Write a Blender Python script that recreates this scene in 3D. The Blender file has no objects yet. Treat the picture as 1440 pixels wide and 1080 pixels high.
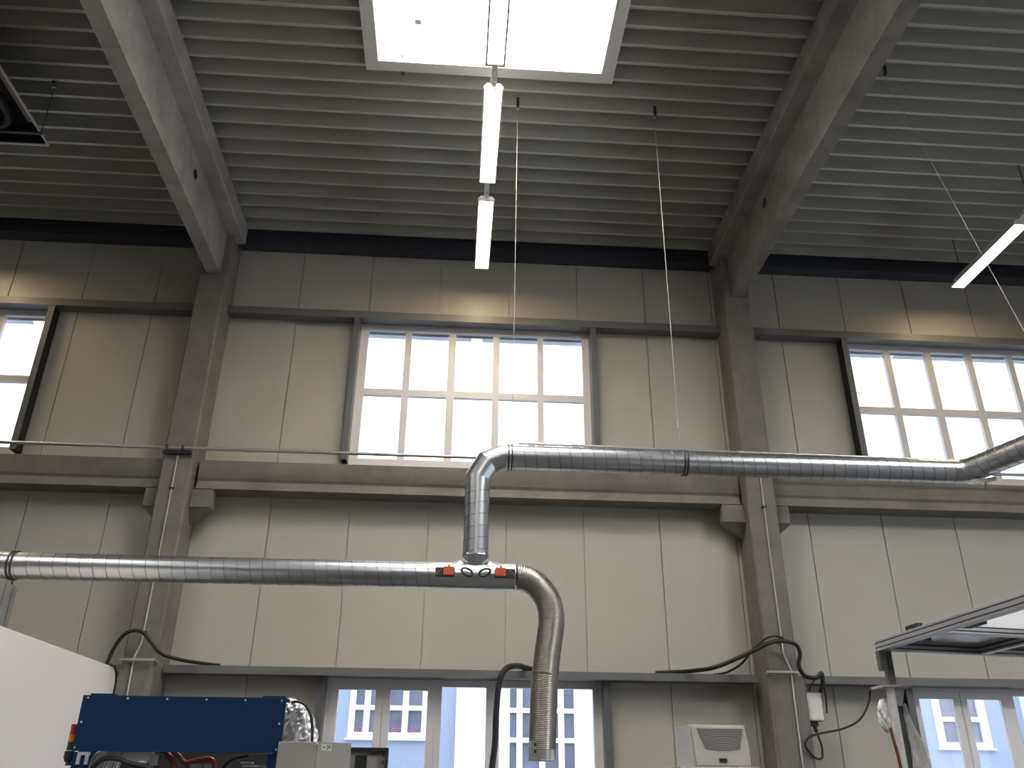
import bpy, math, random
from mathutils import Vector, Matrix
random.seed(7)
S = bpy.context.scene
COL = S.collection
PI = math.pi

# ------------------------------------------------------------------ materials
def mat(name, color, rough=0.6, metal=0.0, vary=0.0, vscale=6.0, bump=0.0, bscale=40.0, stretch=None, emit=None, spec=0.5):
    m = bpy.data.materials.new(name); m.use_nodes = True
    nt = m.node_tree; b = nt.nodes['Principled BSDF']
    b.inputs['Base Color'].default_value = (*color, 1)
    b.inputs['Roughness'].default_value = rough
    b.inputs['Metallic'].default_value = metal
    b.inputs['Specular IOR Level'].default_value = spec
    if emit:
        b.inputs['Emission Color'].default_value = (*emit[0], 1)
        b.inputs['Emission Strength'].default_value = emit[1]
    tc = nt.nodes.new('ShaderNodeTexCoord'); src = tc.outputs['Object']
    if stretch:
        mp = nt.nodes.new('ShaderNodeMapping'); mp.inputs['Scale'].default_value = stretch
        nt.links.new(src, mp.inputs['Vector']); src = mp.outputs['Vector']
    if vary:
        n = nt.nodes.new('ShaderNodeTexNoise'); n.inputs['Scale'].default_value = vscale
        n.inputs['Detail'].default_value = 6; n.inputs['Roughness'].default_value = 0.65
        nt.links.new(src, n.inputs['Vector'])
        r = nt.nodes.new('ShaderNodeValToRGB')
        r.color_ramp.elements[0].position = 0.3; r.color_ramp.elements[1].position = 0.72
        r.color_ramp.elements[0].color = (*[max(0, c * (1 - vary)) for c in color], 1)
        r.color_ramp.elements[1].color = (*[min(1, c * (1 + vary)) for c in color], 1)
        nt.links.new(n.outputs['Fac'], r.inputs['Fac']); nt.links.new(r.outputs['Color'], b.inputs['Base Color'])
    if bump:
        n2 = nt.nodes.new('ShaderNodeTexNoise'); n2.inputs['Scale'].default_value = bscale
        n2.inputs['Detail'].default_value = 4; nt.links.new(src, n2.inputs['Vector'])
        bp = nt.nodes.new('ShaderNodeBump'); bp.inputs['Strength'].default_value = bump
        bp.inputs['Distance'].default_value = 0.01
        nt.links.new(n2.outputs['Fac'], bp.inputs['Height']); nt.links.new(bp.outputs['Normal'], b.inputs['Normal'])
    return m

def panel_mat():
    m = mat('sandwich_panel', (0.475, 0.452, 0.405), 0.42, vary=0.03, vscale=1.2, spec=0.4)
    nt = m.node_tree; b = nt.nodes['Principled BSDF']
    tc = nt.nodes.new('ShaderNodeTexCoord')
    w = nt.nodes.new('ShaderNodeTexWave'); w.wave_type = 'BANDS'; w.bands_direction = 'X'
    w.inputs['Scale'].default_value = 7.85
    nt.links.new(tc.outputs['Object'], w.inputs['Vector'])
    bp = nt.nodes.new('ShaderNodeBump'); bp.inputs['Strength'].default_value = 0.12; bp.inputs['Distance'].default_value = 0.003
    nt.links.new(w.outputs['Fac'], bp.inputs['Height']); nt.links.new(bp.outputs['Normal'], b.inputs['Normal'])
    return m

def glass_mat(name, tint, gloss=0.08):
    m = bpy.data.materials.new(name); m.use_nodes = True
    nt = m.node_tree; nt.nodes.clear()
    out = nt.nodes.new('ShaderNodeOutputMaterial'); mix = nt.nodes.new('ShaderNodeMixShader')
    t = nt.nodes.new('ShaderNodeBsdfTransparent'); t.inputs['Color'].default_value = (*tint, 1)
    g = nt.nodes.new('ShaderNodeBsdfGlossy'); g.inputs['Roughness'].default_value = 0.03
    lw = nt.nodes.new('ShaderNodeLayerWeight'); lw.inputs['Blend'].default_value = 0.2
    mu = nt.nodes.new('ShaderNodeMath'); mu.operation = 'MULTIPLY_ADD'; mu.inputs[1].default_value = 0.5; mu.inputs[2].default_value = gloss * 0.3
    nt.links.new(lw.outputs['Fresnel'], mu.inputs[0]); nt.links.new(mu.outputs[0], mix.inputs['Fac'])
    nt.links.new(t.outputs[0], mix.inputs[1]); nt.links.new(g.outputs[0], mix.inputs[2]); nt.links.new(mix.outputs[0], out.inputs['Surface'])
    return m

M = {}
M['panel'] = panel_mat()
M['inner_wall'] = mat('dull_hall_wall', (0.16, 0.155, 0.145), 0.7, vary=0.06)
M['concrete'] = mat('concrete', (0.20, 0.182, 0.167), 0.85, vary=0.22, vscale=3.0, bump=0.25, bscale=45)
M['concrete_beam'] = mat('beam_concrete', (0.37, 0.35, 0.325), 0.85, vary=0.25, vscale=2.2, bump=0.3, bscale=35)
M['deck'] = mat('deck_sheet', (0.47, 0.46, 0.42), 0.25, vary=0.04, vscale=2)
M['girt'] = mat('grey_steel_paint', (0.15, 0.151, 0.152), 0.42, vary=0.08, vscale=4)
M['eave'] = mat('dark_blue_steel', (0.036, 0.043, 0.058), 0.45, vary=0.1)
M['pvc'] = mat('white_window_plastic', (0.775, 0.755, 0.765), 0.35, vary=0.02)
M['post'] = mat('steel_post_paint', (0.115, 0.12, 0.13), 0.45, vary=0.06)
M['glass'] = glass_mat('window_glass', (0.95, 0.97, 0.98))
M['galv'] = mat('galvanised_steel', (0.53, 0.55, 0.58), 0.32, 1.0, vary=0.07, vscale=9)
M['seam'] = mat('seam_zinc', (0.22, 0.225, 0.235), 0.5, 0.7, vary=0.1)
M['galv_dull'] = mat('dull_zinc', (0.50, 0.51, 0.52), 0.38, 1.0, vary=0.1, vscale=12)
M['flex'] = mat('flexible_aluminium', (0.31, 0.29, 0.27), 0.36, 1.0, vary=0.12, vscale=10)
M['alu'] = mat('aluminium_profile', (0.62, 0.62, 0.65), 0.35, 0.6, vary=0.05)
M['alu_dark'] = mat('dull_profile', (0.17, 0.165, 0.16), 0.45, 0.4, vary=0.15, vscale=15)
M['alu_groove'] = mat('profile_groove', (0.05, 0.05, 0.06), 0.7)
M['black'] = mat('black_rubber', (0.012, 0.012, 0.013), 0.55, vary=0.2)
M['dark'] = mat('dark_metal', (0.03, 0.027, 0.027), 0.5, vary=0.25, vscale=8)
M['soot'] = mat('burnt_steel', (0.014, 0.012, 0.013), 0.5, 0.2, vary=0.4, vscale=5)
M['brown'] = mat('brown_lip', (0.16, 0.11, 0.085), 0.5, 0.5, vary=0.2)
M['wire'] = mat('steel_wire', (0.45, 0.44, 0.41), 0.45, 0.3, vary=0.05)
M['white'] = mat('white_board', (0.80, 0.755, 0.735), 0.4, vary=0.02, vscale=1)
M['white_trim'] = mat('white_skylight_kerb', (0.72, 0.69, 0.66), 0.5, vary=0.02)
M['upstand'] = mat('skylight_shaft', (0.5, 0.5, 0.49), 0.6, vary=0.02)
M['lamp_body'] = mat('lamp_housing', (0.82, 0.80, 0.78), 0.4, vary=0.02)
M['diffuser'] = mat('lamp_diffuser', (0.9, 0.9, 0.88), 0.4, emit=((1.0, 0.78, 0.46), 32.0), vary=0.01)
M['dome'] = mat('opal_dome', (0.95, 0.95, 0.95), 0.4, emit=((1.0, 0.98, 0.945), 24.0), vary=0.01)
M['blue'] = mat('blue_lacquer', (0.0075, 0.028, 0.082), 0.55, vary=0.06, vscale=3, spec=0.12)
M['screw'] = mat('zinc_screw', (0.85, 0.86, 0.9), 0.3, 0.5, vary=0.05)
M['red'] = mat('red_lens', (0.28, 0.02, 0.012), 0.25, vary=0.15)
M['orange'] = mat('orange_lens', (0.62, 0.13, 0.02), 0.25, vary=0.15)
M['green'] = mat('green_lens', (0.015, 0.05, 0.018), 0.25, vary=0.15)
M['motor'] = mat('orange_motor', (0.55, 0.10, 0.04), 0.5, vary=0.15, vscale=30)
M['hose'] = mat('brown_hose', (0.22, 0.05, 0.02), 0.45, vary=0.3, vscale=20)
M['foil'] = mat('silver_foil', (0.68, 0.68, 0.71), 0.28, 0.75, vary=0.25, vscale=25, bump=0.9, bscale=16, stretch=(1, 1, 0.4))
M['cabinet'] = mat('grey_cabinet', (0.30, 0.285, 0.265), 0.5, vary=0.06)
M['label'] = mat('paper_label', (0.55, 0.54, 0.52), 0.7, vary=0.05)
M['ink'] = mat('dark_ink', (0.03, 0.03, 0.03), 0.7, vary=0.1)
M['unit'] = mat('light_grey_unit', (0.46, 0.435, 0.415), 0.5, vary=0.03)
M['film'] = mat('milky_film', (0.82, 0.80, 0.80), 0.3, vary=0.15, vscale=20, bump=0.8, bscale=22)
M['plate'] = mat('smoked_panel', (0.16, 0.165, 0.18), 0.22, vary=0.08)
M['clear'] = mat('light_panel', (0.74, 0.76, 0.79), 0.3, vary=0.04)
cm = M['clear'].node_tree; cb = cm.nodes['Principled BSDF']
tr = cm.nodes.new('ShaderNodeBsdfTranslucent'); tr.inputs['Color'].default_value = (0.86, 0.88, 0.9, 1)
mx = cm.nodes.new('ShaderNodeMixShader'); mx.inputs['Fac'].default_value = 0.7
cm.links.new(cb.outputs[0], mx.inputs[1]); cm.links.new(tr.outputs[0], mx.inputs[2])
cm.links.new(mx.outputs[0], [n for n in cm.nodes if n.type == 'OUTPUT_MATERIAL'][0].inputs['Surface'])
M['box'] = mat('box_grey', (0.55, 0.55, 0.55), 0.5, vary=0.03)
M['floor'] = mat('hall_floor', (0.06, 0.058, 0.056), 0.5, vary=0.1, vscale=1.5)
M['facade'] = mat('blue_facade', (0.32, 0.385, 0.53), 0.6, vary=0.05, vscale=0.6)
M['plaster'] = mat('white_plaster', (0.82, 0.83, 0.82), 0.7, vary=0.03)
M['pane'] = mat('dark_pane', (0.18, 0.19, 0.275), 0.12, vary=0.25, vscale=1.3)
M['pink'] = mat('pink_lettering', (0.62, 0.16, 0.36), 0.6, vary=0.05)
M['asphalt'] = mat('yard', (0.42, 0.42, 0.42), 0.9, vary=0.15)
M['beige'] = mat('beige_render', (0.50, 0.45, 0.33), 0.8, vary=0.05)
M['flashing'] = mat('blue_grey_flashing', (0.66, 0.70, 0.80), 0.5, vary=0.03)

# ------------------------------------------------------------------ mesh builder
class MB:
    def __init__(s): s.v = []; s.f = []; s.sm = []
    def add(s, vs, fs, smooth=False):
        o = len(s.v); s.v += [tuple(p) for p in vs]
        s.f += [tuple(i + o for i in f) for f in fs]; s.sm += [smooth] * len(fs); return s
    def box(s, x0, x1, y0, y1, z0, z1):
        v = [(x0,y0,z0),(x1,y0,z0),(x1,y1,z0),(x0,y1,z0),(x0,y0,z1),(x1,y0,z1),(x1,y1,z1),(x0,y1,z1)]
        return s.add(v, [(0,3,2,1),(4,5,6,7),(0,1,5,4),(1,2,6,5),(2,3,7,6),(3,0,4,7)])
    def prism(s, poly, a0, a1, axis='x'):
        """poly: 2D points (the other two axes in x,y,z order), extruded along axis between a0 and a1"""
        n = len(poly)
        def P(a, u, w): return (a,u,w) if axis == 'x' else ((u,a,w) if axis == 'y' else (u,w,a))
        v = [P(a0,*p) for p in poly] + [P(a1,*p) for p in poly]
        f = [tuple(range(n-1,-1,-1)), tuple(range(n,2*n))] + [(i,(i+1)%n,(i+1)%n+n,i+n) for i in range(n)]
        return s.add(v, f)
    def tube(s, path, r, seg=12, caps=True, smooth=True, miter=True):
        path = [Vector(p) for p in path]; n = len(path)
        R = r if isinstance(r, (list, tuple)) else [r] * n
        dirs = [(path[i+1]-path[i]).normalized() for i in range(n-1)]
        t0 = dirs[0]; up = Vector((0,0,1)) if abs(t0.z) < 0.9 else Vector((1,0,0))
        u = t0.cross(up).normalized(); vs = []
        prev = t0
        for i in range(n):
            a = dirs[max(0,i-1)]; b = dirs[min(n-2,i)]
            t = (a+b).normalized() if (a+b).length > 1e-6 else b
            u = prev.rotation_difference(t) @ u; u = (u - t*u.dot(t)).normalized(); prev = t
            w = t.cross(u); bend = (b-a); k = 1.0
            if miter and bend.length > 1e-4:
                k = 1.0 / max(0.5, t.dot(b)); bd = (bend - t*bend.dot(t)).normalized()
            for j in range(seg):
                an = 2*PI*j/seg; d = (u*math.cos(an) + w*math.sin(an))*R[i]
                if k != 1.0: d = d + bd*(d.dot(bd)*(k-1))
                vs.append(path[i]+d)
        fs = []
        for i in range(n-1):
            for j in range(seg):
                fs.append((i*seg+j, i*seg+(j+1)%seg, (i+1)*seg+(j+1)%seg, (i+1)*seg+j))
        s.add(vs, fs, smooth)
        if caps: s.add(vs[:seg], [tuple(range(seg-1,-1,-1))]); s.add(vs[-seg:], [tuple(range(seg))])
        return s
    def gored(s, path, r, seg=32):
        """a pipe bend made of straight gores with crisp mitre joints"""
        t = MB().tube(path, r, seg, caps=False)
        for i in range(len(path)-1):
            v = t.v[i*seg:(i+2)*seg]
            s.add(v, [(j, (j+1)%seg, seg+(j+1)%seg, seg+j) for j in range(seg)], True)
        return s
    def pipe(s, p0, p1, r, seg=40):
        return s.tube([p0, p1], r, seg)
    def seam(s, p0, p1, r, pitch=0.112, w=0.0035, h=0.003, seg=28):
        """the raised lock seam that winds round a spiral pipe"""
        p0 = Vector(p0); p1 = Vector(p1); L = (p1-p0).length; t = (p1-p0)/L
        up = Vector((0,0,1)) if abs(t.z) < 0.9 else Vector((0,1,0))
        u = t.cross(up).normalized(); q = t.cross(u); n = int((L-2*w)/pitch*seg); vs = []
        for k in range(n+1):
            an = 2*PI*k/seg; d = u*math.cos(an)+q*math.sin(an); c = p0+t*(w+pitch*k/seg)
            vs += [c-t*w+d*(r-0.001), c-t*w*0.6+d*(r+h), c+t*w*0.6+d*(r+h), c+t*w+d*(r-0.001)]
        fs = [(4*k+i, 4*k+i+1, 4*k+i+5, 4*k+i+4) for k in range(n) for i in range(3)]
        return s.add(vs, fs)
    def lathe(s, p0, p1, prof, seg=32, smooth=False):
        """prof: list of (t along p0->p1 in metres, radius)"""
        p0 = Vector(p0); t = (Vector(p1)-p0).normalized()
        up = Vector((0,0,1)) if abs(t.z) < 0.9 else Vector((0,1,0))
        u = t.cross(up).normalized(); q = t.cross(u); vs = []
        for (a, r) in prof:
            for j in range(seg):
                an = 2*PI*j/seg; vs.append(p0 + t*a + (u*math.cos(an)+q*math.sin(an))*r)
        n = len(prof)
        fs = [(i*seg+j, i*seg+(j+1)%seg, (i+1)*seg+(j+1)%seg, (i+1)*seg+j) for i in range(n-1) for j in range(seg)]
        s.add(vs, fs, smooth)
        return s
    def bar(s, p0, p1, wx, wz):
        """square bar between two points, width wx sideways and wz upward"""
        p0 = Vector(p0); p1 = Vector(p1); t = (p1-p0).normalized()
        up = Vector((0,0,1)) if abs(t.z) < 0.95 else Vector((0,1,0))
        u = t.cross(up).normalized()*wx/2; q = u.cross(t).normalized()*wz/2
        v = [p+d for p in (p0,p1) for d in (-u-q, u-q, u+q, -u+q)]
        return s.add(v, [(0,1,2,3),(7,6,5,4),(0,4,5,1),(1,5,6,2),(2,6,7,3),(3,7,4,0)])

def smooth_path(pts, n=8):
    P = [Vector(p) for p in pts]; out = []
    for i in range(len(P)-1):
        a = P[max(0,i-1)]; b = P[i]; c = P[i+1]; d = P[min(len(P)-1,i+2)]
        for k in range(n):
            t = k/n
            out.append(0.5*((2*b)+(c-a)*t+(2*a-5*b+4*c-d)*t*t+(3*b-a-3*c+d)*t**3))
    out.append(P[-1]); return out

def tag(o, label=None, cat=None, group=None, kind=None):
    if label: o['label'] = label
    if cat: o['category'] = cat
    if group: o['group'] = group
    if kind: o['kind'] = kind
    return o

def world_loc(o):
    v = Vector((0,0,0))
    while o is not None: v += o.location; o = o.parent
    return v

def obj(name, mb, material, parent=None, label=None, bevel=0.0):
    me = bpy.data.meshes.new(name)
    if parent is not None: org = world_loc(parent); loc = Vector((0,0,0))
    else:
        lo = [min(v[i] for v in mb.v) for i in range(3)]; hi = [max(v[i] for v in mb.v) for i in range(3)]
        org = Vector(((lo[0]+hi[0])/2, (lo[1]+hi[1])/2, lo[2])); loc = org.copy()
    me.from_pydata([tuple(Vector(v)-org) for v in mb.v], [], mb.f); me.update()
    me.polygons.foreach_set('use_smooth', mb.sm)
    mats = material if isinstance(material, (list, tuple)) else [material]
    for m in mats: me.materials.append(m)
    o = bpy.data.objects.new(name, me); o.location = loc
    if parent is not None: o.parent = parent
    COL.objects.link(o)
    if label: o['label'] = label
    if bevel:
        b = o.modifiers.new('edge', 'BEVEL'); b.width = bevel; b.segments = 2; b.limit_method = 'ANGLE'; b.angle_limit = 0.7
    return o

def thing(name, loc, label, cat, group=None, kind='thing'):
    o = bpy.data.objects.new(name, None); o.location = loc; o.empty_display_size = 0.1
    COL.objects.link(o); return tag(o, label, cat, group, kind)

def copy_tree(o, parent=None):
    c = o.copy(); COL.objects.link(c)
    if parent is not None: c.parent = parent
    for ch in list(o.children): copy_tree(ch, c)
    return c

# ------------------------------------------------------------------ hall dimensions (metres)
WALL = 10.58                  # inner face of the panel wall
XW, XE, YS = -12.0, 13.5, -13.0
SEAM0 = -2.368                # a joint between two wall panels; one every metre
def deck_z(y): return 8.91 - 0.02*(y-10.35)

# ------------------------------------------------------------------ floor and unseen walls
fl = MB().box(XW-0.3, XE+0.3, YS-0.3, WALL+0.14, -0.2, 0)
tag(obj('floor', fl, M['floor']), 'grey hall floor', 'floor', kind='structure')
for nm, b, lb in (('wall_west', (XW-0.2, XW, YS, WALL, 0, 9.6), 'plain end wall beyond the heater bay'),
                  ('wall_south', (XW-0.2, XE+0.2, YS-0.2, YS, 0, 9.6), 'plain wall facing the window wall')):
    tag(obj(nm, MB().box(*b), M['inner_wall']), lb, 'wall', kind='structure')

EAST = [(-10.5, -6.5), (-5.0, -1.0), (0.5, 4.5), (5.6, 9.6)]  # windows out of view, added for daylight from the side
ew = MB(); ya = YS
for a, b in EAST: ew.box(XE, XE+0.2, ya, a, 0, 9.6); ew.box(XE, XE+0.2, a, b, 0, 1.0); ew.box(XE, XE+0.2, a, b, 4.4, 9.6); ya = b
ew.box(XE, XE+0.2, ya, WALL, 0, 9.6)
tag(obj('wall_east', ew, M['inner_wall']), 'end wall with added tall windows beyond the bent duct', 'wall', kind='structure')

# ------------------------------------------------------------------ panel wall with window openings
UP_Z = (5.42, 7.575); LOW_Z = (0.86, 2.79)
UPPER = [(-1.452, 1.782), (5.528, 8.762), (-8.922, -5.688)]
LOWER = [(-1.443, 1.795), (5.562, 8.800)]
openings = [(a, b, *UP_Z) for a, b in UPPER] + [(a, b, *LOW_Z) for a, b in LOWER]
seams = [SEAM0+k for k in range(-11, 18) if XW < SEAM0+k < XE]
wm = MB()
xs = sorted(set([XW, XE] + seams + [o[i] for o in openings for i in (0, 1)]))
for a, b in zip(xs[:-1], xs[1:]):
    mid = (a+b)/2; cuts = sorted([(o[2], o[3]) for o in openings if o[0] < mid < o[1]])
    z = 0.0; spans = []
    for c0, c1 in cuts: spans.append((z, c0)); z = c1
    spans.append((z, 9.6))
    ga = 0.006 if a in seams else 0; gb = 0.006 if b in seams else 0
    for z0, z1 in spans:
        wm.box(a, b, WALL+0.022, WALL+0.13, z0, z1)
        wm.box(a+ga, b-gb, WALL, WALL+0.022, z0, z1)
tag(obj('wall_north', wm, M['panel']), 'beige sandwich panel wall with upright joints and two rows of windows', 'wall', kind='structure')

wall = bpy.data.objects['wall_north']
for mx0, mz0 in ((-3.17, 8.66), (2.12, 8.735)):
    k = MB()
    for dx, dz, l, an in ((0, 0.01, 0.03, 0.2), (0.05, 0.0, 0.02, 0.9), (0.10, -0.01, 0.05, -0.7), (0.13, 0.0, 0.03, 1.2), (0.17, 0.005, 0.035, 0.6)):
        k.bar((mx0+dx-l/2*math.cos(an), WALL-0.001, mz0+dz-l/2*math.sin(an)), (mx0+dx+l/2*math.cos(an), WALL-0.001, mz0+dz+l/2*math.sin(an)), 0.002, 0.007)
    obj('pen_mark', k, M['ink'], wall)

# ------------------------------------------------------------------ ceiling deck (trapezoidal sheet)
SKY = [(-1.075, 1.452, 4.55, 7.085), (-1.075, 1.452, -3.4, -0.9), (-8.6, -6.1, 0.9, 3.4), (6.3, 9.8, -0.5, 3.4), (-8.6, -6.1, -6.9, -4.4), (6.3, 8.8, -6.9, -4.4), (-1.075, 1.452, -10.9, -8.4)]
crest = [6.176, 6.419, 6.668, 6.917, 7.171, 7.419, 7.668, 7.916, 8.185, 8.454, 8.725, 8.985, 9.261, 9.536, 9.788, 10.062, 10.335]
y = 6.176
while y > YS-0.2: y -= 0.2475; crest.insert(0, y)
prof = []
for c in crest:
    prof += [(c-0.042, 0.20), (c-0.019, 0.0), (c+0.019, 0.0), (c+0.042, 0.20)]
prof += [(10.46, 0.20), (WALL+0.02, 0.20)]
dm = MB()
for (y0, h0), (y1, h1) in zip(prof[:-1], prof[1:]):
    ym = (y0+y1)/2; spans = [(XW, XE)]
    for s in SKY:
        if s[2]-0.05 < ym < s[3]+0.05:
            ns = []
            for a, b in spans:
                if s[0] > a and s[1] < b: ns += [(a, s[0]-0.04), (s[1]+0.04, b)]
                else: ns.append((a, b))
            spans = ns
    for a, b in spans:
        v = [(a,y0,deck_z(y0)+h0),(b,y0,deck_z(y0)+h0),(b,y1,deck_z(y1)+h1),(a,y1,deck_z(y1)+h1)]
        dm.add(v, [(0,3,2,1)])
tag(obj('ceiling', dm, M['deck']), 'grey trapezoidal sheet metal roof deck seen from below', 'ceiling', kind='structure')

XL, XR = -3.478, 3.862           # column centres
# dark eave beam under the deck, one length per bay
for i, (a, b, lb) in enumerate(((XW, XL-0.19, 'dark blue eave strip over the heater bay wall'), (XL+0.19, XR-0.19, 'dark blue eave strip over the middle bay wall'), (XR+0.19, XE, 'dark blue eave strip over the bay with the bent duct'))):
    e = MB().box(a, b, 10.40, 10.575, 8.80, 9.05).box(a, b, 10.35, 10.575, 8.68, 8.795)
    tag(obj('trim_%d' % (i+1), e, M['eave']), lb, 'eave strip', kind='structure')

# ------------------------------------------------------------------ windows
def bars(mb, rects, y0, y1):
    for x0, x1, z0, z1 in rects: mb.box(x0, x1, y0, y1, z0, z1)

def upper_window(n, x0, label):
    """fixed window of ten lights, 3.23 m wide, with a steel channel post at each side"""
    x1 = x0+3.234; t = thing('window_%d' % n, (x0+1.617, 10.62, 5.42), label, 'window', kind='structure')
    cols = [(0.110, 0.626), (0.719, 1.240), (1.343, 1.872), (1.963, 2.504), (2.587, 3.141)]
    f = MB(); bars(f, [(x0, x0+0.110, 5.425, 7.57), (x1-0.093, x1, 5.425, 7.57), (x0+0.110, x1-0.093, 5.425, 5.525), (x0+0.110, x1-0.093, 7.465, 7.57)], 10.605, 10.675)
    obj('frame', f, M['pvc'], t)
    for (a, b), (c, d) in zip(cols[:-1], cols[1:]):
        obj('mullion', MB().box(x0+b, x0+c, 10.607, 10.672, 5.525, 7.465), M['pvc'], t)
    tr = MB()
    for a, b in cols: tr.box(x0+a, x0+b, 10.607, 10.672, 6.452, 6.550)
    obj('transom', tr, M['pvc'], t)
    obj('pane', MB().box(x0+0.1, x1-0.09, 10.640, 10.648, 5.52, 7.47), M['glass'], t)
    obj('lintel_flashing', MB().box(x0, x1, 10.69, 10.80, 7.435, 7.58), M['flashing'], t)
    for s in (0, 1):
        xa = x0-0.085 if s == 0 else x1+0.005; xb = xa+0.08
        p = MB()
        p.box(xa, xb, 10.405, 10.412, 5.43, 7.53); p.box(xa, xb, 10.572, 10.579, 5.43, 7.53)
        wx = xb-0.008 if s == 0 else xa
        p.box(wx, wx+0.008, 10.412, 10.572, 5.43, 7.53)
        po = obj('steel_post', p, M['post'], t, label='dark grey steel channel post')
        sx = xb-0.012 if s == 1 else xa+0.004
        obj('channel_shade', MB().box(sx, sx+0.008, 10.413, 10.571, 5.435, 7.525), M['black'], po, label='black fill standing for shade in the channel')  # black box stands for the shade inside the open channel
    return t
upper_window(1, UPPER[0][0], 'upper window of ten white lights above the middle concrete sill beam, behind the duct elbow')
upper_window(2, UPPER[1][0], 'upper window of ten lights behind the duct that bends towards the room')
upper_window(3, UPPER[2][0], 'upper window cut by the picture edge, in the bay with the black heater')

def lower_window(n, x0, label):
    t = thing('window_%d' % n, (x0+1.62, 10.62, 0.86), label, 'window', kind='structure')
    X = lambda v: x0+v; zb = 0.87
    f = MB(); bars(f, [(X(0), X(0.048), zb, 2.785), (X(3.136), X(3.236), zb, 2.785), (X(0.048), X(3.136), zb, 0.95), (X(0.048), X(1.269), 2.726, 2.785), (X(1.269), X(3.136), 2.69, 2.785),
                       (X(1.269), X(1.340), 0.95, 2.69), (X(1.864), X(2.022), 0.95, 2.69)], 10.605, 10.685)
    f.box(X(0.640), X(0.672), 10.66, 10.684, 0.95, 2.726); f.box(X(1.255), X(1.2685), 10.66, 10.684, 0.95, 2.726)
    obj('frame', f, M['pvc'], t)
    for a, b, g0, g1 in ((0.052, 0.652, 0.135, 0.567), (0.660, 1.265, 0.742, 1.174)):
        s = MB(); bars(s, [(X(a), X(g0), 0.955, 2.722), (X(g1), X(b), 0.955, 2.722), (X(g0), X(g1), 0.955, 1.05), (X(g0), X(g1), 2.642, 2.722)], 10.595, 10.655)
        so = obj('sash', s, M['pvc'], t)
        obj('pane', MB().box(X(g0)-0.01, X(g1)+0.01, 10.622, 10.630, 1.04, 2.65), M['glass'], so)
    obj('pane', MB().box(X(1.33), X(1.87), 10.640, 10.648, 0.94, 2.70), M['glass'], t)
    obj('pane', MB().box(X(2.01), X(3.145), 10.640, 10.648, 0.94, 2.70), M['glass'], t)
    for s in (0, 1):
        xa = X(-0.092) if s == 0 else X(3.24); p = MB()
        p.box(xa, xa+0.085, 10.44, 10.447, 0.0, 2.77); p.box(xa, xa+0.085, 10.572, 10.579, 0.0, 2.77)
        wx = xa+0.077 if s == 0 else xa
        p.box(wx, wx+0.008, 10.447, 10.572, 0.0, 2.77)
        obj('steel_post', p, M['post'], t, label='dark grey steel channel post')
    return t
lower_window(4, LOWER[0][0], 'lower window with two casements behind the hanging flexible hose')
lower_window(5, LOWER[1][0], 'lower window beside the film-wrapped post under the aluminium frame')

for i, (a, b) in enumerate(EAST):
    t = thing('window_%d' % (20+i), (XE+0.1, (a+b)/2, 1.0), 'added unseen tall window of the end wall, number %s from the panel wall' % ['four', 'three', 'two', 'one'][i], 'window', kind='structure')
    f = MB().box(XE+0.06, XE+0.14, a, a+0.1, 1.0, 4.4).box(XE+0.06, XE+0.14, b-0.1, b, 1.0, 4.4).box(XE+0.06, XE+0.14, a+0.1, b-0.1, 1.0, 1.1).box(XE+0.06, XE+0.14, a+0.1, b-0.1, 4.3, 4.4)
    for k in (1, 2, 3): f.box(XE+0.065, XE+0.135, a+(b-a)*k/4-0.04, a+(b-a)*k/4+0.04, 1.1, 4.3)
    obj('frame', f, M['pvc'], t); obj('pane', MB().box(XE+0.09, XE+0.10, a+0.08, b-0.08, 1.05, 4.35), M['glass'], t)

# ------------------------------------------------------------------ skylights
def skylight(n, s, label):
    x0, x1, y0, y1 = s; zc = deck_z((y0+y1)/2); w = 0.146
    t = thing('window_%d' % n, ((x0+x1)/2, (y0+y1)/2, zc), label, 'skylight', kind='structure')
    k = MB()
    def fr(a, b, c, d):
        v = [(a,c,deck_z(c)-0.012),(b,c,deck_z(c)-0.012),(b,d,deck_z(d)-0.012),(a,d,deck_z(d)-0.012)]
        v += [(p[0],p[1],p[2]+0.010) for p in v]
        k.add(v, [(0,3,2,1),(4,5,6,7),(0,1,5,4),(1,2,6,5),(2,3,7,6),(3,0,4,7)])
    fr(x0-w, x1+w, y1, y1+w*0.97); fr(x0-w, x1+w, y0-w, y0); fr(x0-w, x0, y0, y1); fr(x1, x1+w, y0, y1)
    obj('frame', k, M['white_trim'], t)
    u = MB(); h = 0.95; z0 = zc-0.05
    u.box(x0-0.03, x0, y0-0.03, y1+0.03, z0+0.03, zc+h); u.box(x1, x1+0.03, y0-0.03, y1+0.03, z0+0.03, zc+h)
    u.box(x0, x1, y0-0.03, y0, z0+0.03, zc+h); u.box(x0, x1, y1, y1+0.03, z0+0.07-0.03, zc+h)
    obj('upstand', u, M['upstand'], t)
    obj('pane', MB().box(x0-0.03, x1+0.03, y0-0.03, y1+0.03, zc+h, zc+h+0.02), M['dome'], t, label='glowing white opal pane')
    return t
skylight(6, SKY[0], 'white framed skylight glowing in the roof deck above the row of strip lights')
for i, s in enumerate(SKY[1:]):  # unseen skylights, added to bring more daylight onto the lower wall
    skylight(7+i, s, ['added skylight in the middle bay behind the viewer', 'added skylight in the heater bay above the viewer', 'added skylight above the aluminium frame bay', 'added rear skylight of the heater bay', 'added rear skylight of the aluminium frame bay', 'added last skylight of the middle bay'][i])

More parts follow.
